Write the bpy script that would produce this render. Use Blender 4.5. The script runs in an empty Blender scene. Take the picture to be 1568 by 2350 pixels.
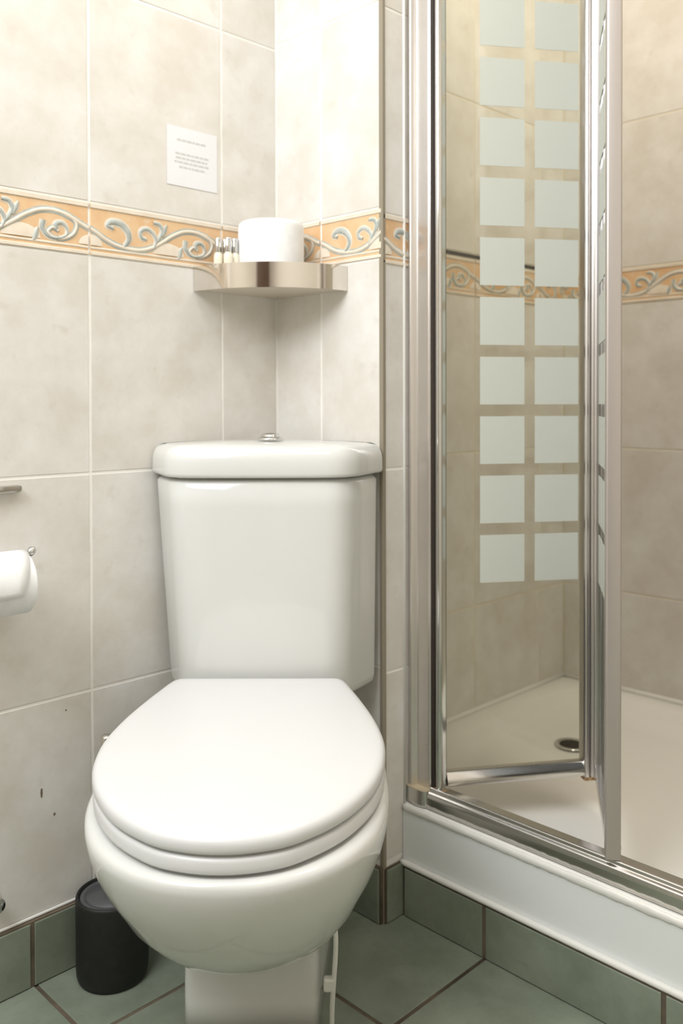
import bpy, bmesh, math, random
from mathutils import Vector, Matrix
random.seed(7)
PI = math.pi
C = bpy.context.scene.collection
sc = bpy.context.scene

# ------------------------------------------------------------------ camera
CX, CY, CZ = 1.2306, -1.0589, 0.8442
YAW, PITCH, ROLL = 0.7879, -0.01396, -0.00246
FPX, V0 = 2049.5, 951.7
fw = Vector((-math.sin(YAW)*math.cos(PITCH), math.cos(YAW)*math.cos(PITCH), math.sin(PITCH)))
rt = Vector((math.cos(YAW), math.sin(YAW), 0))
up = rt.cross(fw)
rt2 = rt*math.cos(ROLL) + up*math.sin(ROLL)
up2 = -rt*math.sin(ROLL) + up*math.cos(ROLL)
cam_d = bpy.data.cameras.new('camera'); cam = bpy.data.objects.new('camera', cam_d); C.objects.link(cam)
M3 = Matrix((rt2, up2, -fw)).transposed()
cam.matrix_world = Matrix.Translation((CX, CY, CZ)) @ M3.to_4x4()
cam_d.sensor_fit = 'HORIZONTAL'; cam_d.sensor_width = 24.0
cam_d.lens = 24.0*FPX/1568
cam_d.shift_y = -(1175-V0)/1568
cam_d.clip_start = 0.02
cam_d.dof.use_dof = True; cam_d.dof.focus_distance = 1.15; cam_d.dof.aperture_fstop = 4.0
sc.camera = cam

# ------------------------------------------------------------------ light
w = bpy.data.worlds.new('world'); sc.world = w; w.use_nodes = True
w.node_tree.nodes['Background'].inputs[0].default_value = (1, 0.97, 0.93, 1)
w.node_tree.nodes['Background'].inputs[1].default_value = 0.05
def area(name, loc, target, size, power, col):
    l = bpy.data.lights.new(name, 'AREA'); l.shape = 'RECTANGLE'; l.size, l.size_y = size
    l.energy = power; l.color = col
    o = bpy.data.objects.new(name, l); C.objects.link(o); o.location = loc
    o.rotation_euler = (Vector(target)-Vector(loc)).to_track_quat('-Z', 'Y').to_euler()
    return o
area('ceiling_light', (0.55, -0.85, 2.28), (0.55, -0.80, 0), (0.60, 0.60), 5.0, (0.935, 0.968, 1.0))
area('bounce_light', (0.60, -1.60, 1.90), (0.30, 0.0, 0.95), (0.9, 0.7), 29, (0.925, 0.962, 1.0))
area('shower_fill', (0.76, 0.24, 2.29), (0.45, 0.45, 0.6), (0.30, 0.26), 10.5, (1.0, 0.935, 0.82))  # added fill that brightens the shower interior, not a known lamp
area('fill_right', (1.15, -0.75, 2.28), (1.0, -0.60, 0), (0.5, 0.5), 4.0, (0.99, 0.99, 1.0))  # extra fill added to lift the tray and plinth side
sc.view_settings.view_transform = 'Standard'
sc.view_settings.look = 'None'
sc.view_settings.gamma = 1.0
sc.view_settings.use_curve_mapping = False
sc.view_settings.exposure = -0.28

# ------------------------------------------------------------------ materials
def lin(c): 
    return tuple(((v/255/12.92) if v/255 <= .04045 else ((v/255+.055)/1.055)**2.4) for v in c) + (1,)
def mat(name, rgb, rough=.5, metal=0, spec=.5, coat=0):
    m = bpy.data.materials.new(name); m.use_nodes = True
    b = m.node_tree.nodes['Principled BSDF']
    b.inputs['Base Color'].default_value = lin(rgb); b.inputs['Roughness'].default_value = rough
    b.inputs['Metallic'].default_value = metal; b.inputs['Specular IOR Level'].default_value = spec
    b.inputs['Coat Weight'].default_value = coat
    return m
def nodes(m): 
    return m.node_tree.nodes, m.node_tree.links, m.node_tree.nodes['Principled BSDF']
def mottled(m, c1, c2, scale, c3=None, scale3=40, amt3=.3, lo=.35, hi=.7, bump=0, bscale=60, stretch=(1, 1, 1), rnd=10):
    """base colour from noise patches in object space, shifted per object"""
    n, l, b = nodes(m)
    tc = n.new('ShaderNodeTexCoord'); oi = n.new('ShaderNodeObjectInfo')
    mp = n.new('ShaderNodeMapping'); mp.inputs['Scale'].default_value = stretch
    ml = n.new('ShaderNodeMath'); ml.operation = 'MULTIPLY'; ml.inputs[1].default_value = rnd
    l.new(oi.outputs['Random'], ml.inputs[0]); l.new(tc.outputs['Object'], mp.inputs['Vector'])
    cb = n.new('ShaderNodeCombineXYZ')
    for i in range(3): l.new(ml.outputs[0], cb.inputs[i])
    l.new(cb.outputs[0], mp.inputs['Location'])
    nz = n.new('ShaderNodeTexNoise'); nz.inputs['Scale'].default_value = scale; nz.inputs['Detail'].default_value = 6; nz.inputs['Roughness'].default_value = .62
    l.new(mp.outputs[0], nz.inputs['Vector'])
    cr = n.new('ShaderNodeValToRGB'); cr.color_ramp.elements[0].position = lo; cr.color_ramp.elements[1].position = hi
    cr.color_ramp.elements[0].color = lin(c1); cr.color_ramp.elements[1].color = lin(c2)
    l.new(nz.outputs['Fac'], cr.inputs[0]); out = cr.outputs[0]
    if c3:
        n3 = n.new('ShaderNodeTexNoise'); n3.inputs['Scale'].default_value = scale3; n3.inputs['Detail'].default_value = 4
        l.new(mp.outputs[0], n3.inputs['Vector'])
        r3 = n.new('ShaderNodeValToRGB'); r3.color_ramp.elements[0].position = .62; r3.color_ramp.elements[1].position = .78
        l.new(n3.outputs['Fac'], r3.inputs[0])
        m3 = n.new('ShaderNodeMath'); m3.operation = 'MULTIPLY'; m3.inputs[1].default_value = amt3; l.new(r3.outputs[0], m3.inputs[0])
        mx = n.new('ShaderNodeMix'); mx.data_type = 'RGBA'; l.new(m3.outputs[0], mx.inputs[0]); l.new(out, mx.inputs[6])
        mx.inputs[7].default_value = lin(c3); out = mx.outputs[2]
    l.new(out, b.inputs['Base Color'])
    if bump:
        nb = n.new('ShaderNodeTexNoise'); nb.inputs['Scale'].default_value = bscale; l.new(mp.outputs[0], nb.inputs['Vector'])
        bp = n.new('ShaderNodeBump'); bp.inputs['Strength'].default_value = bump; bp.inputs['Distance'].default_value = .001
        l.new(nb.outputs['Fac'], bp.inputs['Height']); l.new(bp.outputs[0], b.inputs['Normal'])
    return m
M_tile = mottled(mat('beige_stone_tile', (0, 0, 0), .34), (218, 212, 202), (234, 231, 226), 11, (200, 190, 176), 34, .35, bump=.12, bscale=90)
M_grout = mottled(mat('cream_grout', (0, 0, 0), .8), (242, 238, 230), (248, 246, 240), 30)
M_grout_sh = mottled(mat('shower_grout', (0, 0, 0), .8), (224, 214, 194), (234, 226, 208), 30)
M_orange = mottled(mat('orange_relief_ground', (0, 0, 0), .4), (226, 184, 138), (236, 204, 164), 22, (240, 222, 198), 60, .5)
M_cream = mottled(mat('cream_relief', (0, 0, 0), .4), (228, 214, 194), (238, 228, 212), 30)
M_blue = mottled(mat('grey_blue_relief', (0, 0, 0), .35), (162, 168, 162), (200, 203, 196), 40)
M_green = mottled(mat('grey_green_tile', (0, 0, 0), .45), (122, 130, 114), (146, 154, 138), 9, (102, 110, 96), 70, .35, bump=.15, bscale=140)
M_fgrout = mottled(mat('brown_floor_grout', (0, 0, 0), .85), (66, 58, 46), (124, 110, 92), 7)
M_ceramic = mat('white_ceramic', (224, 224, 220), .07, spec=.5)
M_plastic = mat('white_seat_plastic', (222, 222, 221), .32)
M_chrome = mat('chrome', (214, 214, 212), .1, 1)
M_alu = mat('satin_aluminium', (226, 222, 219), .30, 1)
M_rail = mat('polished_aluminium', (216, 214, 210), .18, 1)
M_gap_shade = mat('gap_shade', (48, 38, 30), .6)  # shade of the post gap, put into a flat dark colour
M_steel = mat('polished_steel', (226, 221, 214), .10, 1)
M_satin = mat('satin_steel', (226, 218, 204), .5, .7)
M_stile = mat('anodised_stile', (196, 188, 182), .38, .65)
M_black = mottled(mat('black_speckled', (0, 0, 0), .55), (16, 16, 16), (26, 26, 25), 60, (70, 70, 68), 160, .25)
M_lidgrey = mat('dark_grey_plastic', (82, 83, 85), .4)
M_white = mat('white_paint', (236, 238, 236), .4)
M_bead = mat('white_silicone', (236, 234, 228), .35)
M_tray = mat('white_acrylic', (240, 238, 232), .22)
M_paper = mat('white_paper', (236, 236, 238), .8)
M_tissue = mottled(mat('white_tissue', (0, 0, 0), .95), (238, 238, 236), (246, 246, 245), 40, bump=.2, bscale=200)
M_ink = mat('grey_print', (208, 207, 206), .8)
M_frost = mat('frosted_white', (208, 210, 200), .55)
M_trim = mat('taupe_corner_trim', (148, 138, 120), .4)
M_ceil = mat('white_ceiling', (242, 240, 236), .9)
M_wallp = mat('pale_wall_paint', (226, 218, 206), .7)
M_door = mat('brown_wood_door', (92, 66, 46), .5)
M_rust = mottled(mat('rust_stain', (0, 0, 0), .8), (138, 96, 48), (186, 164, 124), 200)
M_dark = mat('dark_gap', (52, 46, 38), .7)
M_stain = mat('brown_scuff', (120, 104, 86), .7)
M_gedge = mat('green_glass_edge', (96, 132, 118), .15)
M_amber = mat('pale_shampoo', (242, 233, 212), .08, coat=.5)
def glass_mat():
    m = bpy.data.materials.new('clear_glass'); m.use_nodes = True
    n, l = m.node_tree.nodes, m.node_tree.links; n.clear()
    o = n.new('ShaderNodeOutputMaterial'); t = n.new('ShaderNodeBsdfTransparent'); t.inputs[0].default_value = (.955, .965, .93, 1)
    g = n.new('ShaderNodeBsdfGlossy'); g.inputs['Roughness'].default_value = .02
    f = n.new('ShaderNodeFresnel'); f.inputs[0].default_value = 1.45
    x = n.new('ShaderNodeMixShader'); l.new(f.outputs[0], x.inputs[0]); l.new(t.outputs[0], x.inputs[1]); l.new(g.outputs[0], x.inputs[2])
    l.new(x.outputs[0], o.inputs[0]); return m
M_glass = glass_mat()

# ------------------------------------------------------------------ helpers
def mesh(name, verts, faces, mats, smooth=False, fm=None):
    me = bpy.data.meshes.new(name); me.from_pydata([tuple(v) for v in verts], [], faces); 
    for m in (mats if isinstance(mats, (list, tuple)) else [mats]): me.materials.append(m)
    if fm: 
        for i, k in enumerate(fm): me.polygons[i].material_index = k
    if smooth: me.polygons.foreach_set('use_smooth', [True]*len(me.polygons))
    bm = bmesh.new(); bm.from_mesh(me); bmesh.ops.recalc_face_normals(bm, faces=bm.faces); bm.to_mesh(me); bm.free()
    return me
def link(name, me, parent=None, loc=(0, 0, 0), rot=(0, 0, 0)):
    o = bpy.data.objects.new(name, me); C.objects.link(o); o.location = loc; o.rotation_euler = rot
    if parent: o.parent = parent
    return o
def empty(name, loc=(0, 0, 0), rotz=0):
    o = bpy.data.objects.new(name, None); C.objects.link(o); o.location = loc; o.rotation_euler = (0, 0, rotz); o.empty_display_size = .05
    return o
def tag(o, label, cat, group=None):
    o['label'] = label; o['category'] = cat
    if group: o['group'] = group
    return o
def struct(o): o['kind'] = 'structure'; return o
def box_data(x0, x1, y0, y1, z0, z1, bev=0):
    bm = bmesh.new(); bmesh.ops.create_cube(bm, size=1)
    for v in bm.verts: v.co = ((x0+x1)/2+v.co.x*(x1-x0), (y0+y1)/2+v.co.y*(y1-y0), (z0+z1)/2+v.co.z*(z1-z0))
    if bev: bmesh.ops.bevel(bm, geom=bm.edges, offset=bev, segments=2, affect='EDGES', profile=.6)
    return bm
def bm_mesh(name, bm, mats, smooth=False):
    me = bpy.data.meshes.new(name); bmesh.ops.recalc_face_normals(bm, faces=bm.faces); bm.to_mesh(me); bm.free()
    for m in (mats if isinstance(mats, (list, tuple)) else [mats]): me.materials.append(m)
    if smooth: me.polygons.foreach_set('use_smooth', [True]*len(me.polygons))
    return me
def box(name, x0, x1, y0, y1, z0, z1, m, parent=None, bev=0):
    return link(name, bm_mesh(name, box_data(x0, x1, y0, y1, z0, z1, bev), m), parent)
def loft(name, rings, m, smooth=True, cap0=True, cap1=True, closed=True):
    n = len(rings[0]); V = [p for r in rings for p in r]; F = []
    for i in range(len(rings)-1):
        for j in range(n if closed else n-1):
            a, b = i*n+j, i*n+(j+1) % n; F.append((a, b, b+n, a+n))
    if cap0: F.append(tuple(range(n))[::-1])
    if cap1: F.append(tuple(range((len(rings)-1)*n, len(rings)*n)))
    me = mesh(name, V, F, m, smooth)
    return me
def sharp(o, ang=35):
    me = o.data; me.polygons.foreach_set('use_smooth', [True]*len(me.polygons)); me.set_sharp_from_angle(angle=math.radians(ang)); return o
def lathe(name, prof, m, n=40):
    rings = [[(r*math.cos(2*PI*k/n), r*math.sin(2*PI*k/n), z) for k in range(n)] for r, z in prof]
    return loft(name, rings, m)
def tube(name, pts, r, m, n=10):
    P = [Vector(p) for p in pts]; rings = []
    ref = Vector((0, 0, 1))
    for i, p in enumerate(P):
        t = (P[min(i+1, len(P)-1)]-P[max(i-1, 0)]).normalized()
        a = t.cross(ref)
        if a.length < 1e-3: a = t.cross(Vector((1, 0, 0)))
        a.normalize(); b = t.cross(a); rr = r[i] if isinstance(r, (list, tuple)) else r
        rings.append([p+a*rr*math.cos(2*PI*k/n)+b*rr*math.sin(2*PI*k/n) for k in range(n)])
    return loft(name, rings, m)
def prism(name, poly, axis, a0, a1, m, smooth=False):
    """extrude a 2D polygon along an axis: axis 'z' poly=(x,y); 'x' poly=(y,z)"""
    def P(p, a): return (p[0], p[1], a) if axis == 'z' else (a, p[0], p[1])
    return loft(name, [[P(p, a0) for p in poly], [P(p, a1) for p in poly]], m, smooth)
def fillet(poly, rad, seg=5):
    out = []; n = len(poly)
    for i in range(n):
        p = Vector(poly[i]); a = Vector(poly[i-1])-p; b = Vector(poly[(i+1) % n])-p
        r = rad[i] if isinstance(rad, (list, tuple)) else rad
        d = min(r, a.length*.48, b.length*.48)
        A = p+a.normalized()*d; B = p+b.normalized()*d
        for k in range(seg+1):
            t = k/seg; out.append(tuple(A*(1-t)**2+p*2*t*(1-t)+B*t*t))
    return out
def resample(poly, n):
    P = [Vector(p) for p in poly]; L = [0]
    for i in range(len(P)): L.append(L[-1]+(P[(i+1) % len(P)]-P[i]).length)
    out = []; j = 0
    for k in range(n):
        s = L[-1]*k/n
        while L[j+1] < s: j += 1
        t = (s-L[j])/max(1e-9, L[j+1]-L[j]); out.append(P[j].lerp(P[(j+1) % len(P)], t))
    return out
def inset(P, d):
    n = len(P); P = [Vector((p[0], p[1])) for p in P]; A = sum(P[i].x*P[(i+1) % n].y-P[(i+1) % n].x*P[i].y for i in range(n)); s = 1 if A > 0 else -1
    out = []
    for i in range(n):
        t = (P[(i+1) % n]-P[i-1]).normalized(); nr = Vector((-t.y, t.x))*s; out.append(P[i]+nr*d)
    return out

# ------------------------------------------------------------------ tiles
GAP = .0036
_tm = {}
def tile_mesh(wd, ht, m):
    k = (round(wd, 4), round(ht, 4), m.name)
    if k not in _tm:
        x, z, b = wd/2, ht/2, .0009
        V = [(-x+b, 0, -z+b), (x-b, 0, -z+b), (x-b, 0, z-b), (-x+b, 0, z-b), (-x, .0007, -z), (x, .0007, -z), (x, .0007, z), (-x, .0007, z), (-x, .005, -z), (x, .005, -z), (x, .005, z), (-x, .005, z)]
        F = [(0, 1, 2, 3)]+[(i, (i+1) % 4, (i+1) % 4+4, i+4) for i in range(4)]+[(i+4, (i+1) % 4+4, (i+1) % 4+8, i+8) for i in range(4)]
        _tm[k] = mesh('tile', V, F, m)
    return _tm[k]
# frames: origin, u axis, rotation
FR = {'left': (lambda u, z, pl=0.: (pl, u, z), (0, 0, PI/2)), 'back': (lambda u, z, pl=0.: (u, pl, z), (0, 0, 0))}
def lay(parent, kind, plane, us, zs, m=M_tile, g=GAP, name='tile'):
    f, rot = FR[kind]
    for i in range(len(us)-1):
        for j in range(len(zs)-1):
            wd, ht = us[i+1]-us[i]-g, zs[j+1]-zs[j]-g
            if wd < .004 or ht < .004: continue
            o = link(name, tile_mesh(wd, ht, m), parent, f((us[i]+us[i+1])/2, (zs[j]+zs[j+1])/2, plane), rot)

# --- border tile with carved scroll --------------------------------
TW, BH = .25, .081
def catmull(P, n=8):
    P = [Vector(p) for p in P]; out = []
    for i in range(len(P)-1):
        p0, p1, p2, p3 = P[max(i-1, 0)], P[i], P[i+1], P[min(i+2, len(P)-1)]
        for k in range(n):
            t = k/n; out.append(.5*((2*p1)+(p2-p0)*t+(2*p0-5*p1+4*p2-p3)*t*t+(3*p1-p0-3*p2+p3)*t**3))
    out.append(P[-1]); return out
STEM = [(-.04, .56), (.04, .46), (.12, .33), (.22, .24), (.34, .22), (.44, .30), (.52, .44), (.60, .60), (.69, .72), (.79, .74), (.88, .66), (.96, .55), (1.04, .46)]
CURL = [(.76, .74), (.86, .70), (.915, .56), (.90, .38), (.84, .26), (.77, .25), (.735, .34), (.765, .43), (.80, .38)]
HOOK = [(.24, .25), (.275, .40), (.265, .56), (.215, .68), (.15, .69), (.125, .61), (.165, .57)]
LEAVES = [((.645, .16), (.672, .40), .022), ((.52, .56), (.555, .80), .020)]
OMEGA = [(.705, .54), (.700, .40), (.735, .27), (.79, .24), (.845, .30), (.855, .43), (.825, .53), (.785, .50), (.785, .40)]
CURLS = [[(.455, .30), (.475, .44), (.455, .58), (.405, .66), (.360, .60), (.365, .48), (.400, .45)], [(.470, .42), (.500, .52), (.520, .66), (.500, .78), (.455, .80)]]
MOUNDS = [((.57, .20), .12, .24), ((1.02, .20), .09, .2), ((.02, .20), .07, .2)]
def ribbon(bm, pts, wf, h, zoff):
    n = len(pts); prev = None
    for i in range(n):
        t = (pts[min(i+1, n-1)]-pts[max(i-1, 0)]); t = t.normalized(); nr = Vector((-t.y, t.x)); s = wf(i/(n-1))
        row = [bm.verts.new((p.x, -zz, p.y)) for p, zz in ((pts[i]+nr*s, zoff), (pts[i]+nr*s*.55, zoff+h*.8), (pts[i], zoff+h), (pts[i]-nr*s*.55, zoff+h*.8), (pts[i]-nr*s, zoff))]
        if prev:
            for k in range(4): bm.faces.new((prev[k], prev[k+1], row[k+1], row[k]))
        prev = row
def S(p): return Vector((p[0]*TW, (p[1]-.5)*BH))
def leaf_pts(a, b): 
    a, b = S(a), S(b); return [a.lerp(b, k/6) for k in range(7)]
def relief(which, w0, w1):
    bm = bmesh.new()
    if which == 'stem_edge':
        ribbon(bm, [S(p) for p in catmull(STEM)], lambda t: .0052, .0007, .0002)
        ribbon(bm, [S(p) for p in catmull(CURL)], lambda t: .0048-.001*t, .0007, .0002)
    elif which == 'stem':
        ribbon(bm, [S(p) for p in catmull(STEM)], lambda t: .0031, .0017, .0004)
        ribbon(bm, [S(p) for p in catmull(CURL)], lambda t: .0028-.0006*t, .0016, .0004)
    elif which == 'leaf_edge':
        ribbon(bm, [S(p) for p in catmull(HOOK)], lambda t: .0044+.0026*math.sin(PI*min(1, t*1.1)), .0006, .0002)
        ribbon(bm, [S(p) for p in catmull(OMEGA)], lambda t: .0048+.0010*math.cos(2*PI*t), .0006, .0002)
        for q in CURLS: ribbon(bm, [S(p) for p in catmull(q)], lambda t: .0040+.001*math.sin(PI*t), .0006, .0002)
        for a, b, ww in LEAVES: ribbon(bm, leaf_pts(a, b), lambda t: .0004+(ww*TW*.72+.0020)*math.sin(PI*min(1, .12+t*.84)), .0006, .0002)
    elif which == 'leaf':
        ribbon(bm, [S(p) for p in catmull(HOOK)], lambda t: .0026+.0026*math.sin(PI*min(1, t*1.1)), .0019, .0004)
        ribbon(bm, [S(p) for p in catmull(OMEGA)], lambda t: .0031+.0010*math.cos(2*PI*t), .0019, .0004)
        for q in CURLS: ribbon(bm, [S(p) for p in catmull(q)], lambda t: .0023+.001*math.sin(PI*t), .0019, .0004)
        for a, b, ww in LEAVES: ribbon(bm, leaf_pts(a, b), lambda t: .0004+ww*TW*.72*math.sin(PI*min(1, .12+t*.84)), .0019, .0004)
    elif which == 'shell_relief':
        for c, rx, ry in MOUNDS:
            base = S(c); rows = []
            for k in range(4):
                q = 1-k/3; rows.append([bm.verts.new((base.x+math.cos(a*PI/12)*rx*TW*q, -.0003-.0013*(1-q*q), base.y+math.sin(a*PI/12)*ry*BH*q)) for a in range(13)])
            for k in range(3):
                for a in range(12): bm.faces.new((rows[k][a], rows[k][a+1], rows[k+1][a+1], rows[k+1][a]))
    elif which == 'border_rail':
        for z0, z1, h in ((-.0395, -.0335, .0016), (-.0300, -.0262, .0011), (.0318, .0395, .0016)):
            prev = None
            for x in (-.01, w0+(w1-w0)/2, TW+.01):
                row = [bm.verts.new((x, -y, z)) for y, z in ((0.0001, z0), (h, z0+.001), (h, z1-.001), (0.0001, z1))]
                if prev:
                    for k in range(3): bm.faces.new((prev[k], prev[k+1], row[k+1], row[k]))
                prev = row
    for co, no, c in (((w0, 0, 0), (1, 0, 0), 'in'), ((w1, 0, 0), (1, 0, 0), 'out')):
        bmesh.ops.bisect_plane(bm, geom=bm.verts[:]+bm.edges[:]+bm.faces[:], plane_co=co, plane_no=no, clear_inner=c == 'in', clear_outer=c == 'out')
    for v in bm.verts: v.co.x -= (w0+w1)/2
    return bm
_bm = {}
def border(parent, kind, plane, us, zb, starts):
    f, rot = FR[kind]
    for i in range(len(us)-1):
        wd = us[i+1]-us[i]-GAP; 
        if wd < .006: continue
        t = link('border_tile', tile_mesh(wd, BH-GAP*.6, M_orange), parent, f((us[i]+us[i+1])/2, zb+BH/2, plane), rot)
        w0 = starts[i]+GAP/2; w1 = w0+wd; key = (round(w0, 4), round(w1, 4))
        if key not in _bm:
            _bm[key] = [(k, bm_mesh(k, relief(k, w0, w1), m, k != 'border_rail')) for k, m in (('stem_edge', M_blue), ('stem', M_cream), ('leaf_edge', M_cream), ('leaf', M_blue), ('shell_relief', M_cream), ('border_rail', M_cream))]
        for k, me in _bm[key]:
            if len(me.polygons): link(k, me, t)

# ------------------------------------------------------------------ setting
ZC = 2.32
SK = .088
zb = 1.0673
Z_up = [zb+BH, zb+BH+.33, zb+BH+.66, zb+BH+.99, ZC]
Z_dn = lambda dz, z0: [z0, zb-.66+dz, zb-.33+dz, zb+dz]
def tiled(parent, kind, plane, us, dz, z0, starts, zs_extra=True):
    lay(parent, kind, plane, us, Z_dn(dz, z0)); lay(parent, kind, plane, us, [z+dz for z in Z_up[:-1]]+[ZC])
    border(parent, kind, plane, us, zb+dz, starts)
RX = .2604      # outer corner of the partition
YR = .0476      # riser plane
# floor
fl = struct(box('floor', -.05, 1.80, -1.95, .06, -.05, -.0016, M_fgrout))
FXs = [.157-.29*.9, .157, .43, .714, 1.0, 1.286, 1.572, 1.75]; FXs[0] = .0
FYs = [-1.9, -1.629, -1.339, -1.049, -.759, -.469, -.176, .0476]
for i in range(len(FXs)-1):
    for j in range(len(FYs)-1):
        x0, x1, y0, y1 = FXs[i], FXs[i+1], FYs[j], FYs[j+1]
        link('tile', tile_mesh(x1-x0-.0062, y1-y0-.0062, M_green), fl, ((x0+x1)/2, (y0+y1)/2, 0), (-PI/2, 0, 0))
# left wall
wl = struct(box('wall_left', -.10, -.0009, -1.95, .0009, 0, ZC, M_grout))
ul = [-1.9, -1.8731, -1.6231, -1.3731, -1.1231, -.8731, -.6231, -.3731, -.1231, 0]
tiled(wl, 'left', 0, ul, 0, .098, [.223]+[0]*8)
wb = struct(box('wall_back', -.0009, .2500, .0009, .10, 0, ZC, M_grout))
tiled(wb, 'back', 0, [0, .1175, RX], .008, .098, [.1325, 0])
wr = struct(box('wall_return', .2500, RX-.0009, .0009, .125, 0, ZC, M_grout))
tiled(wr, 'left', RX, [0, .0520, .125], -.001, .098, [0, .052])
wsl = struct(box('wall_shower_left', -.02, .0815-.0009, .101, .845, .13, ZC, M_grout_sh))
us_l = [.126, .2353, .4853, .7353, .84]
lay(wsl, 'left', .0815, us_l, Z_dn(0, .182)); lay(wsl, 'left', .0815, us_l, [zb+BH+.009]+Z_up[1:]); border(wsl, 'left', .0815, us_l, zb, [.14, 0, 0, 0])
wsb = struct(box('wall_shower_back', .07, .95, .8409, .90, .13, ZC, M_grout_sh))
us_b = [.0815, .180, .43, .68, .93]
lay(wsb, 'back', .84, us_b, Z_dn(0, .182)); lay(wsb, 'back', .84, us_b, Z_up); border(wsb, 'back', .84, us_b, zb, [.15, 0, 0, 0])
wsr = struct(box('wall_shower_right', .93, 1.80, .0476, .90, 0, ZC, M_wallp))
wrt = struct(box('wall_right', 1.75, 1.85, -1.95, .0476, 0, ZC, M_wallp))
wfr = struct(box('wall_front', -.05, 1.80, -2.0, -1.9, 0, ZC, M_wallp))
ce = struct(box('ceiling', -.10, 1.85, -2.0, .90, ZC, ZC+.05, M_ceil))
dr = struct(box('unseen_door', 1.05, 1.70, -1.898, -1.872, 0.005, 1.98, M_door))  # out of view, added so the chrome picks up a dark reflection
link('door_handle', tube('door_handle', [(1.13, -1.872, 1.0), (1.13, -1.83, 1.0), (1.15, -1.825, 1.0), (1.24, -1.825, 1.0)], .008, M_chrome), dr)
# skirting
def skirt(name, kind, plane, us, th=.009, ztop=SK, dark=True):
    f, rot = FR[kind]; sgn = 1 if kind == 'left' else -1
    a, b = us[0], us[-1]
    if kind == 'left': o = box(name, plane+.0005, plane+th-.002, a, b, 0.0005, ztop-.001, M_fgrout)
    else: o = box(name, a, b, plane-th+.002, plane-.0005, 0.0005, ztop-.001, M_fgrout)
    struct(o)
    lay(o, kind, plane+sgn*th, us, [-.002, ztop], M_green, .0068, 'tile')
    return o
skirt('baseboard_left', 'left', 0, [-1.9, -1.622, -1.336, -1.05, -.761, -.4745, -.188, -.0095], ztop=.096)
skirt('baseboard_back', 'back', 0, [.0, .12, RX], ztop=.092)
skirt('baseboard_return', 'left', RX, [.0, YR], th=.006, ztop=.090)
skirt('baseboard_shower', 'back', YR, [RX+.007, .4299, .7134, .997, 1.28, 1.563, 1.75], ztop=.083)
# trims: outer corner strip, white joint bead, dark gap over shower border, beads round tray, skirting bead
struct(link('trim_1', prism('trim_1', fillet([(RX-.007, -.0012), (RX+.0016, -.0012), (RX+.0016, .006), (RX-.001, .006), (RX-.007, .002)], .002, 3), 'z', .0, ZC, M_trim)))
struct(link('trim_2', tube('trim_2', [(RX+.0002, .0520, .09), (RX+.0002, .0520, 1.0), (RX+.0002, .0520, ZC)], .0026, M_bead, 8)))
struct(box('trim_3', .0800, .0822, .2360, .7350, zb+BH+.0005, zb+BH+.0082, M_dark))
struct(link('trim_4', prism('trim_4', [(.0815, .180), (.0815, .193), (.0845, .190), (.092, .180)], 'z', 0, 1, M_bead)))
bpy.data.objects.remove(bpy.data.objects['trim_4'])
def bead(name, p0, p1, r, m=M_bead, wob=0):
    p0, p1 = Vector(p0), Vector(p1); n = max(4, int((p1-p0).length/.006)) if wob else 4
    pts = [p0.lerp(p1, k/n) for k in range(n+1)]; rr = [r*(1+wob*(random.random()-.5)) for _ in pts]
    return struct(link(name, tube(name, pts, rr, m, 8)))
bead('trim_4', (.0825, .126, .184), (.0825, .838, .184), .0062)
bead('trim_5', (.082, .8385, .184), (.93, .8385, .184), .0062)
bead('trim_6', (.0008, -1.9, .0975), (.0008, 0, .0975), .0024)

# ------------------------------------------------------------------ shower tray, plinth
def rrect(x0, x1, y0, y1, r, n=10):
    out = []
    for cx, cy, a0 in ((x1-r, y1-r, 0), (x0+r, y1-r, 90), (x0+r, y0+r, 180), (x1-r, y0+r, 270)):
        for k in range(n+1):
            a = math.radians(a0+90*k/n); out.append((cx+r*math.cos(a), cy+r*math.sin(a)))
    return out
tray = tag(empty('shower_tray', (.5, .44, .13)), 'white acrylic shower tray with a sunken floor behind the folding glass door', 'shower tray')
X0, X1, Y0, Y1 = .0822, .9295, YR+.001, .8388
R = []
for ins, z, r in ((.002, .132, .01), (0, .176, .01), (.002, .1805, .012), (.006, .182, .014), (.046, .181, .05), (.056, .176, .06), (.066, .162, .07), (.085, .153, .08), (.14, .150, .10), (.25, .1475, .06)):
    R.append([(x-.5, y-.44, z-.13) for x, y in rrect(X0+ins, X1-ins, Y0+ins, Y1-ins, r)])
link('basin', loft('basin', R, M_tray), tray)
d0 = link('drain', lathe('drain', [(.0, 0), (.030, 0), (.034, .001), (.033, .003), (.027, .0035), (.024, .0015), (.0, .0012)], M_chrome, 32), tray, (.285-.5, .535-.44, .0205))
link('drain_grid', lathe('drain_grid', [(0, .0), (.0235, .0), (.0235, .0022), (.0, .0026)], M_dark, 24), d0)
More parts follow.
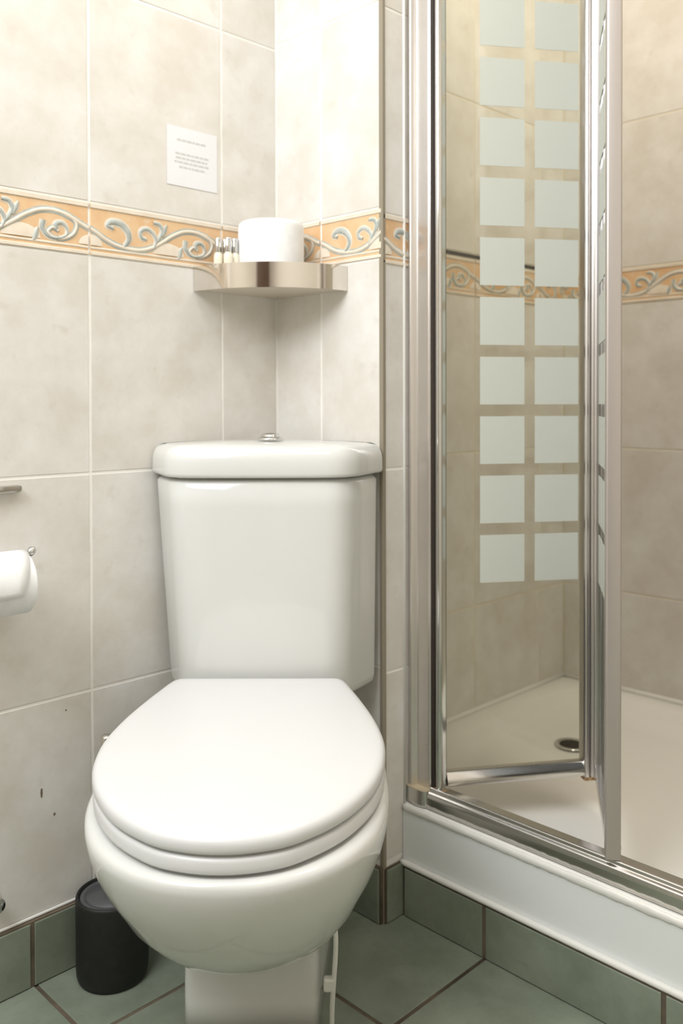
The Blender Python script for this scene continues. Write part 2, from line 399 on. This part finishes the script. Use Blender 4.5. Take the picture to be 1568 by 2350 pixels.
# plinth panel
pl = tag(empty('shower_plinth', (.6, YR+.005, .083)), 'white painted plinth panel between green skirting tiles and the shower tray rail', 'panel')
def pbox(name, x0, x1, y0, y1, z0, z1, m, par, bev=0): 
    L = par.location; o = box(name, x0-L.x, x1-L.x, y0-L.y, y1-L.y, z0-L.z, z1-L.z, m, par, bev); return o
pbox('panel', RX+.001, .928, YR-.001, YR+.0008, .086, .176, M_white, pl)
def wbead(name, y, z, r, ry, wob, par):
    L = par.location; n = 90; pts = [Vector((RX+.002+(.66)*k/n, y, z))-L for k in range(n+1)]
    rings = []
    for k, p in enumerate(pts):
        s = 1+wob*(random.random()-.5)
        rings.append([(p.x, p.y+ry*math.cos(a*PI/5), p.z+r*s*math.sin(a*PI/5)) for a in range(10)])
    link(name, loft(name, rings, M_bead), par)
wbead('top_sealant_bead', YR-.001, .1765, .0062, .0035, .35, pl)
wbead('bottom_sealant_bead', YR-.0055, .0870, .0052, .0055, .12, pl)

# ------------------------------------------------------------------ shower frame and bifold door
fr = tag(empty('shower_enclosure', (RX, .075, .185)), 'polished metal shower frame with a wall post and sill rail on the white plinth', 'shower frame')
def fprism(name, poly, axis, a0, a1, m, par, sm=30, loc=None):
    L = Vector(par.location) if loc is None else Vector(loc)
    q = [(p[0]-L.x, p[1]-L.y) for p in poly] if axis == 'z' else [(p[0]-L.y, p[1]-L.z) for p in poly]
    o = link(name, prism(name, q, axis, a0-(L.z if axis == 'z' else L.x), a1-(L.z if axis == 'z' else L.x), m), par); return sharp(o, sm)
rail = fillet([(.0545, .184), (.0535, .2025), (.0560, .2085), (.0610, .2105), (.0620, .2155), (.0650, .2165), (.0680, .2150), (.0690, .2120), (.0880, .2130), (.0900, .2090), (.0900, .184)], .0016, 4)
fprism('sill_rail', rail, 'x', RX+.046, .885, M_rail, fr)
post = fillet([(RX+.0005, .0630), (RX+.0040, .0580), (RX+.0095, .0575), (RX+.0130, .0640), (RX+.0150, .0680), (RX+.0390, .0680), (RX+.0412, .0700), (RX+.0412, .0980), (RX+.0005, .0980)], .0022, 5)
fprism('wall_post', post, 'z', .2105, 1.98, M_alu, fr, 25)
cap = fillet([(RX+.0003, .0545), (RX+.020, .0515), (RX+.040, .0530), (RX+.0450, .0580), (RX+.0450, .0940), (RX+.0003, .0940)], .003, 4)
fprism('post_end_cap', cap, 'z', .1835, .2098, M_rail, fr, 25)
fprism('rust_line', [(x, y-.0003) for x, y in cap], 'z', .2098, .2108, mat('limescale_line', (188, 172, 142), .7), fr, 25)
pbox('gap_shade_strip', RX+.0413, RX+.0462, .0725, .0960, .2115, 1.97, M_gap_shade, fr)  # dark strip painted in for the shaded gap between post and hinge stile
pbox('strike_post', .885, .929, .062, .098, .184, 1.98, M_alu, fr, .003)
pbox('head_rail', RX+.0005, .929, .058, .098, 1.98, 2.02, M_alu, fr, .003)

A = Vector((.312, .075)); B = Vector((.472, .307)); Cc = Vector((.625, .070))
door = tag(empty('shower_door', (A.x, A.y, .215)), 'half open folding glass shower door with two columns of frosted squares', 'shower door')
ZB, ZT = .220, 1.97
def leafobj(name, me, org, ang, z=0, par=None, u=0, n=0):
    e = Vector((math.cos(ang), math.sin(ang))); q = Vector((-e.y, e.x)); p = org+e*u+q*n
    o = bpy.data.objects.new(name, me); C.objects.link(o)
    if par is None or par == door:
        o.parent = door; o.location = (p.x-A.x, p.y-A.y, z-.215); o.rotation_euler = (0, 0, ang)
    return o
def pane(u0, u1):
    bm = box_data(u0, u1, -.0025, .0025, ZB+.018, ZT-.02); me = bm_mesh('glass_pane', bm, [M_glass, M_gedge])
    for p in me.polygons:
        if abs(p.normal.y) < .5: p.material_index = 1
    return me
sqm = bm_mesh('frosted_square', box_data(-.03825, .03825, -.0006, .0002, -.039, .039), M_frost)
def leaf(org, ang, L, flip, parts):
    """flip=1: frosted print on the -n face, -1: on the +n face"""
    g = leafobj('glass_pane', pane(.012, L-.028), org, ang)
    for k in range(14):
        for c in (.10975, .2045):
            o = link('frosted_square', sqm, g, (c, -.0027*flip, .5475+.039+.0975*k), (0, 0, 0 if flip > 0 else PI))
    g.location.z = 0-.215
    return g
a1 = math.atan2(B.y-A.y, B.x-A.x); a2 = math.atan2(B.y-Cc.y, B.x-Cc.x); L1 = (B-A).length
# leaf 1 (hinged at wall post)
leaf(A, a1, L1, 1, None)
hs = fillet([(-.0045, -.009), (-.002, -.0120), (.004, -.0120), (.0130, -.0085), (.0130, .009), (-.0045, .009)], .003, 5)
leafobj('hinge_stile', prism('hinge_stile', hs, 'z', ZB-.006, ZT, M_chrome), A, a1); 
rl = fillet([(-.0050, ZB+.0205), (-.0115, ZB+.010), (-.0125, ZB+.0070), (-.0130, ZB+.001), (-.011, ZB-.002), (.008, ZB-.002), (.009, ZB+.0205)], .0016, 4)
def urail(name, u0, u1, org, ang, dz=0): return leafobj(name, prism(name, [(a, b+dz) for a, b in rl], 'x', u0, u1, M_rail), org, ang)
sharp(urail('bottom_rail', .0135, L1-.031, A, a1)); urail('top_rail', .0135, L1-.031, A, a1, ZT-ZB-.02)
def ribbed(u0, u1, ribs, th, nb):
    pts = []; n = 10
    for r in range(ribs):
        c = u0+(u1-u0)*(r+.5)/ribs; hw = (u1-u0)/ribs/2
        for k in range(n+1):
            a = PI-PI*k/n; pts.append((c+hw*.97*math.cos(a), -th-.0065*math.sin(a)))
    return pts+[(u1, nb), (u0, nb)]
o = leafobj('fold_stile', prism('fold_stile', ribbed(L1-.031, L1+.001, 3, .007, .009), 'z', ZB-.004, ZT, M_alu), A, a1); sharp(o, 40)
o = leafobj('corner_cap', bm_mesh('corner_cap', box_data(L1-.030, L1+.002, -.011, .009, ZB-.011, ZB-.0045, .002), M_rust), A, a1)
o = leafobj('corner_cap', bm_mesh('corner_cap', box_data(-.007, .013, -.012, .009, ZB-.0125, ZB-.0065, .002), M_rust), A, a1)
# leaf 2 (runs on the sill rail)
L2 = (B-Cc).length
leaf(Cc, a2, L2-.004, -1, None)
urail('bottom_rail', .012, L2-.03, Cc, a2); urail('top_rail', .012, L2-.03, Cc, a2, ZT-ZB-.02)
st = fillet([(-.013, -.0105), (.013, -.0105), (.013, .0105), (-.013, .0105)], .0035, 4)
o = leafobj('closing_stile', prism('closing_stile', st, 'z', ZB-.003, ZT, M_stile), Cc, a2); sharp(o, 25)
o = leafobj('fold_stile', prism('fold_stile', fillet([(L2-.030, -.009), (L2-.008, -.009), (L2-.008, .009), (L2-.030, .009)], .003, 4), 'z', ZB-.003, ZT, M_alu), Cc, a2); sharp(o, 25)

# ------------------------------------------------------------------ toilet
D0 = 1.105
th = YAW
rv = Vector((math.cos(th), math.sin(th))); fv = Vector((-math.sin(th), math.cos(th)))
tp = Vector((CX, CY))+rv*(-.1235)+fv*D0
toilet = tag(empty('toilet', (tp.x, tp.y, 0), th), 'white close-coupled ceramic toilet with its lid closed, set across the tiled corner', 'toilet')
def T(x, D, z): return (x, D-D0, z)
half = [(.889, .0), (.8895, .014), (.893, .036), (.9025, .066), (.920, .093), (.945, .1205), (.975, .1425), (1.010, .1605), (1.050, .1722), (1.090, .1765), (1.120, .1762), (1.150, .1725), (1.19, .1645), (1.24, .1510), (1.28, .1385), (1.303, .1310), (1.316, .1240), (1.3200, .1140), (1.3205, .100), (1.3205, .05), (1.3205, 0)]
def closed(h): 
    hp = [Vector((w_, d_)) for d_, w_ in h]; hp = catmull(hp, 4)
    return [(p.x, p.y) for p in hp]+[(-p.x, p.y) for p in hp[-2:0:-1]]
OUT = resample(closed(half), 120)
tilt = lambda D: .400+(D-.889)*.0706
def slab(name, prof, m, centre):
    rings = []
    for ins, dz in prof:
        rings.append([T(p.x, p.y, tilt(p.y)+dz) for p in (inset(OUT, ins) if ins < .03 else [Vector((q.x*(1-ins*4.6), 1.105+(q.y-1.105)*(1-ins*4))) for q in OUT])])
    return link(name, loft(name, rings, m), toilet)
slab('lid', [(.02, -.012), (.0035, -.0118), (.0008, -.0095), (0, -.006), (0, -.001), (.0012, .0025), (.0035, .005), (.007, .0066), (.012, .0074), (.018, .0078), (.05, .0086), (.12, .0095), (.2, .010)], M_plastic, 0)
slab('seat', [(.02, -.0325), (.004, -.0325), (.0012, -.0305), (.0008, -.026), (.001, -.019), (.0025, -.0158), (.006, -.0148), (.02, -.0146)], M_plastic, 0)
# bowl + pedestal: one loft
def slice_(z, w_, Df, Db, Dm, nf=2.1, nb=2.6, tl=0, flare=0, N=96):
    out = []
    for k in range(N):
        a = 2*PI*k/N; c, s = math.cos(a), math.sin(a); n = nf if s < 0 else nb
        x = w_*math.copysign(abs(c)**(2/n), c); y = Dm+((Dm-Df) if s < 0 else (Db-Dm))*math.copysign(abs(s)**(2/n), s)
        x *= 1+flare*max(0, y-1.185)
        out.append(T(x, y, z+tl*(y-.889)))
    return out
SL = [(.3635, .165, .895, 1.33, 1.09, 2.2, 3, .0706), (.3645, .172, .888, 1.33, 1.09, 2.2, 3, .0706), (.3630, .1765, .884, 1.33, 1.09, 2.2, 3, .07), (.359, .1795, .8815, 1.33, 1.085, 2.2, 3, .065), (.350, .1800, .8820, 1.33, 1.085, 2.2, 3, .05), (.335, .1775, .887, 1.33, 1.085, 2.18, 3, .03), (.315, .1720, .8960, 1.33, 1.085, 2.15, 3, .015), (.29, .1630, .912, 1.335, 1.09, 2.12, 2.8),
      (.265, .1520, .9330, 1.34, 1.095, 2.1, 2.8), (.24, .1410, .9530, 1.345, 1.10, 2.1, 2.7), (.215, .1285, .9800, 1.35, 1.115, 2.1, 2.7), (.193, .1170, 1.0060, 1.36, 1.135, 2.1, 2.7), (.173, .1060, 1.0400, 1.375, 1.16, 2.15, 2.7), (.155, .0970, 1.0800, 1.385, 1.20, 2.3, 3), (.140, .0925, 1.1200, 1.395, 1.25, 2.8, 3.5), (.126, .0900, 1.1550, 1.40, 1.28, 5, 6), (.114, .0895, 1.1760, 1.40, 1.29, 9, 10, 0, .5), (.10, .0900, 1.1835, 1.40, 1.29, 14, 14, 0, .85), (.04, .0905, 1.1840, 1.40, 1.29, 14, 14, 0, .95), (.0005, .0915, 1.1840, 1.40, 1.29, 14, 14, 0, .95)]
rings = [slice_(*s) for s in SL][::-1]
link('bowl', loft('bowl', rings, M_ceramic), toilet)
# thin white pipe down the right side of the foot, held by a clip
pp = [T(.1085, 1.192, .0008), T(.1090, 1.190, .03), T(.1110, 1.188, .063), T(.1135, 1.188, .10), T(.1140, 1.19, .125), T(.1120, 1.195, .15), T(.105, 1.21, .185)]
sp = link('side_pipe', tube('side_pipe', catmull(pp, 6), .0034, M_bead, 10), toilet)
link('pipe_clip', bm_mesh('pipe_clip', box_data(.0975, .1125, 1.1835-D0, 1.1945-D0, .054, .072, .003), M_bead), sp)
# cistern
def plan(lf, rf, lb, rb, Df, Db, bow=.004, r=.03):
    poly = [(lf, Df+.004), (lf*.4, Df-bow+.002), (rf*.4, Df-bow+.002), (rf, Df+.004), (rb, Db), (rb-.014, Db+.012), (.09, 1.515), (-.078, 1.515), (lb+.014, Db+.012), (lb, Db)]
    return fillet(poly, [r, .05, .05, r, .012, .006, .02, .02, .006, .012], 6)
cs = []
for z, lf, rf, lb, rb, Df, ins in ((.392, -.1130, .1230, -.1500, .1760, 1.338, .012), (.3945, -.1130, .1230, -.1500, .1760, 1.338, .005), (.400, -.1140, .1235, -.1510, .1770, 1.337, .001), (.410, -.1150, .1240, -.1525, .1780, 1.336, 0), (.55, -.1210, .1270, -.1620, .1795, 1.330, 0), (.69, -.1270, .1300, -.1715, .1810, 1.325, 0), (.722, -.1280, .1300, -.1735, .1815, 1.325, 0), (.7285, -.1280, .1300, -.1735, .1815, 1.325, .006), (.7290, -.1280, .1300, -.1735, .1815, 1.325, .014), (.735, -.1280, .1300, -.1735, .1815, 1.325, .014)):
    P = plan(lf, rf, lb, rb, Df, 1.43); P = inset(P, ins) if ins else [Vector(p) for p in P]
    cs.append([T(p.x, p.y, z) for p in P])
link('cistern', loft('cistern', cs, M_ceramic), toilet); sharp(bpy.data.objects['cistern'], 50)
cl = []
PB = plan(-.1330, .1380, -.1815, .1915, 1.3175, 1.43, .004, .035)
for z, ins in ((.7325, .012), (.7325, .003), (.7345, .0008), (.738, 0), (.757, .0005), (.764, .0018), (.7705, .0048), (.7750, .009), (.7780, .014), (.7800, .021)):
    cl.append([T(p.x, p.y, z) for p in inset(PB, ins)])
for s, z in ((.8, .7822), (.55, .7838), (.25, .7845)): 
    cl.append([T(p.x*s, 1.415+(p.y-1.415)*s, z) for p in inset(PB, .021)])
link('cistern_lid', loft('cistern_lid', cl, M_ceramic), toilet); sharp(bpy.data.objects['cistern_lid'], 50)
fb = link('flush_button', lathe('flush_button', [(0, 0), (.0212, 0), (.0212, .0022), (.0195, .0036), (.0165, .0042), (.0155, .0036), (.0150, .0068), (.0125, .0094), (.007, .0106), (0, .0108)], M_chrome, 32), toilet, T(.0125, 1.395, .7860))

# ------------------------------------------------------------------ toilet brush
def onD(lat, D): 
    p = Vector((CX, CY))+rv*lat+fv*D; return p
bp_ = onD(-.3405, 1.309)
br = tag(empty('toilet_brush', (bp_.x, bp_.y, 0)), 'black speckled round toilet brush holder on the floor left of the toilet', 'toilet brush')
link('holder', lathe('holder', [(0, .0005), (.0465, .0005), (.0500, .003), (.0518, .010), (.0524, .022), (.0525, .09), (.0525, .119), (.0515, .1225), (.0495, .1235), (.047, .1215), (.0465, .116), (0, .116)], M_black, 56), br)
ld = link('holder_lid', lathe('holder_lid', [(0, .115), (.0462, .115), (.0462, .1195), (.0450, .1205), (.0385, .1200), (.0380, .1188), (.0365, .1185), (.0360, .1200), (.008, .1204), (0, .1204)], M_lidgrey, 48), br)
link('handle', lathe('handle', [(0, .119), (.0070, .119), (.0070, .30), (.0085, .302), (.0085, .346), (.0072, .3495), (0, .350)], M_steel, 20), br, (-.017, .002, 0))

# ------------------------------------------------------------------ corner shelf
sh = tag(empty('corner_shelf', (0, 0, 1.0295)), 'brushed steel quarter-round corner shelf fixed to the tiled corner', 'shelf')
NA = 40
def arc(r, z): return [(r*math.sin(PI/2*k/NA)+.0005, -r*math.cos(PI/2*k/NA)-.0005, z) for k in range(NA+1)]
def band(r0, r1, z0, z1): return loft('rim', [list(q) for q in zip(*[arc(r1, z0), arc(r1, z1), arc(r0, z1), arc(r0, z0)])], M_steel)
o = link('rim', band(.1795, .1815, 0, .041), sh); sharp(o, 40)
pv = [(.0008, -.0008)]+[(x, y) for x, y, _ in arc(.1794, 0)]
o = link('plate', prism('plate', pv, 'z', .0012, .0032, M_satin), sh)
ZS = 1.0295+.0034
# toilet roll on the shelf
pr = onD(-.1174-.001, 1.619-.104)
tr = tag(empty('toilet_roll', (pr.x, pr.y, ZS)), 'white toilet roll standing on the steel corner shelf', 'toilet roll')
link('paper', lathe('paper', [(.0195, .0005), (.052, .0005), (.0548, .003), (.0555, .01), (.0555, .104), (.0540, .1105), (.0500, .1135), (.021, .1140), (.0195, .1125)], M_tissue, 56), tr)
link('core', lathe('core', [(.0180, .001), (.0192, .001), (.0192, .113), (.0180, .113)], mat('grey_card', (176, 160, 138), .9), 32), tr)
# small bottles
bl = [(-.0905, .130, 'small pale cosmetic bottle with a silver cap, leftmost and at the front of the shelf'), (-.0800, .1185, 'small pale cosmetic bottle with a silver cap, behind the two front bottles'), (-.0735, .1335, 'small pale cosmetic bottle with a silver cap, second front bottle from the left'), (-.0640, .123, 'small pale cosmetic bottle with a silver cap, nearest to the shelf toilet roll')]
bb = lathe('bottle_body', [(0, .0003), (.0070, .0003), (.0078, .0015), (.0078, .052), (.0070, .0575), (.0052, .0605), (.0052, .063), (0, .063)], M_amber, 24)
bc = lathe('cap', [(0, .061), (.0056, .061), (.0058, .062), (.0058, .0835), (.0050, .0850), (0, .0850)], M_chrome, 24)
for lx, dp, lab in bl:
    q = onD(-.1174+lx+.0035, 1.619-dp)
    e = tag(empty('cosmetic_bottle', (q.x, q.y, ZS)), lab, 'bottle', 'cosmetic bottles on the corner shelf')
    link('bottle_body', bb, e); link('cap', bc, e)

# ------------------------------------------------------------------ paper notice on left wall
nt = tag(empty('paper_notice', (.0005, -.1826, 1.248)), 'small square white paper notice stuck on the left wall tiles above the border', 'notice')
link('sheet', bm_mesh('sheet', box_data(0, .0004, -.0505, .0500, -.048, .0485), M_paper), nt)
def words(name, z, y0, y1, h):
    bm = bmesh.new(); y = y0
    while y < y1-.002:
        wd = min(random.uniform(.004, .011), y1-y)
        vs = [bm.verts.new(v) for v in ((.00055, y, z-h), (.00055, y+wd, z-h), (.00055, y+wd, z+h), (.00055, y, z+h))]
        bm.faces.new(vs); y += wd+.0016
    link(name, bm_mesh(name, bm, M_ink), nt)
for z, y0, y1 in ((.0275, -.031, .0285), (.0050, -.0345, .032), (-.0020, -.034, .029), (-.0090, -.0365, .032), (-.0165, -.027, .027)): words('printed_line', z, y0, y1, .0016)

# ------------------------------------------------------------------ toilet roll holder and its roll on the left wall
hd = tag(empty('toilet_roll_holder', (0, -.545, .722)), 'chrome toilet roll holder with a flat bar fixed to the left wall', 'toilet roll holder')
o = link('wall_plate', bm_mesh('wall_plate', box_data(.0003, .014, -.075, .0585, -.0050, .0060, .0045), M_chrome, True), hd); sharp(o, 30)
arm = [(.012, -.062, -.002), (.030, -.066, -.012), (.046, -.068, -.035), (.052, -.067, -.075), (.0545, -.058, -.104), (.055, -.03, -.1085), (.055, .0, -.1085), (.055, .030, -.1080), (.0545, .040, -.1010), (.054, .045, -.0930), (.0535, .0480, -.0860)]
link('arm', tube('arm', catmull(arm, 6), .0034, M_chrome, 12), hd)
link('arm_tip', lathe('arm_tip', [(0, 0), (.0035, 0), (.0052, .003), (.0060, .0075), (.0048, .0115), (.002, .0138), (0, .014)], M_chrome, 20), hd, (.0537, .0465, -.0880), (-.75, -.1, 0))
rl_ = tag(empty('toilet_roll', (.057, -.553, .5995)), 'partly used white toilet roll hanging on the chrome holder at the left edge', 'toilet roll')
NR = 48
def rollring(r, y): return [(r*math.cos(2*PI*k/NR), y, r*math.sin(2*PI*k/NR)) for k in range(NR)]
link('paper', loft('paper', [rollring(.0195, -.048), rollring(.040, -.048), rollring(.0425, -.0455), rollring(.0425, .0455), rollring(.0400, .048), rollring(.0195, .048), rollring(.0195, -.048)], M_tissue, True, False, False), rl_)
sharp(bpy.data.objects['paper.001'], 40)
link('core', loft('core', [rollring(.0192, -.047), rollring(.0192, .047), rollring(.0182, .047), rollring(.0182, -.047), rollring(.0192, -.047)], bpy.data.materials['grey_card'], True, False, False), rl_)
# loose end folded to a point over the front
rows = []
for i in range(13):
    t = i/12; a = math.radians(100-115*t); r = .0434+.0012*t; rows.append((r*math.cos(a), r*math.sin(a), t))
V, F = [], []
for i, (x, z, t) in enumerate(rows):
    ye = .046-.020*max(0, t-.25)/.75
    for k in range(7): V.append((x, -.047+(ye+.047)*k/6, z-(.004*(1-k/6) if i == 12 else 0)))
for i in range(12):
    for k in range(6): F.append((i*7+k, i*7+k+1, i*7+k+8, i*7+k+7))
o = link('loose_sheet', mesh('loose_sheet', V, F, M_tissue, True), rl_); md = o.modifiers.new('thick', 'SOLIDIFY'); md.thickness = .0005; md.offset = 1

# ------------------------------------------------------------------ small things on the left wall
pv_ = tag(empty('pipe_stub', (.0, -.534, .150)), 'small grey chrome pipe stub on the left wall just above the green skirting', 'pipe')
link('stub', lathe('stub', [(0, .0005), (.013, .0005), (.013, .004), (.0085, .005), (.0085, .022), (.0105, .0225), (.0105, .030), (.009, .032), (0, .032)], M_chrome, 24), pv_, (0, 0, 0), (0, PI/2, 0))
bm = bmesh.new()
def blotch(y, z, ry, rz):
    vs = [bm.verts.new((.0003, y+ry*math.cos(a)*(.8+.4*random.random()), z+rz*math.sin(a)*(.8+.4*random.random()))) for a in [k*PI/5 for k in range(10)]]; bm.faces.new(vs)
blotch(-.4555, .2745, .0018, .0075); blotch(-.4354, .2366, .0020, .0022); blotch(-.416, .386, .0014, .0014)
link('scuff_mark', bm_mesh('scuff_mark', bm, M_stain), wl)
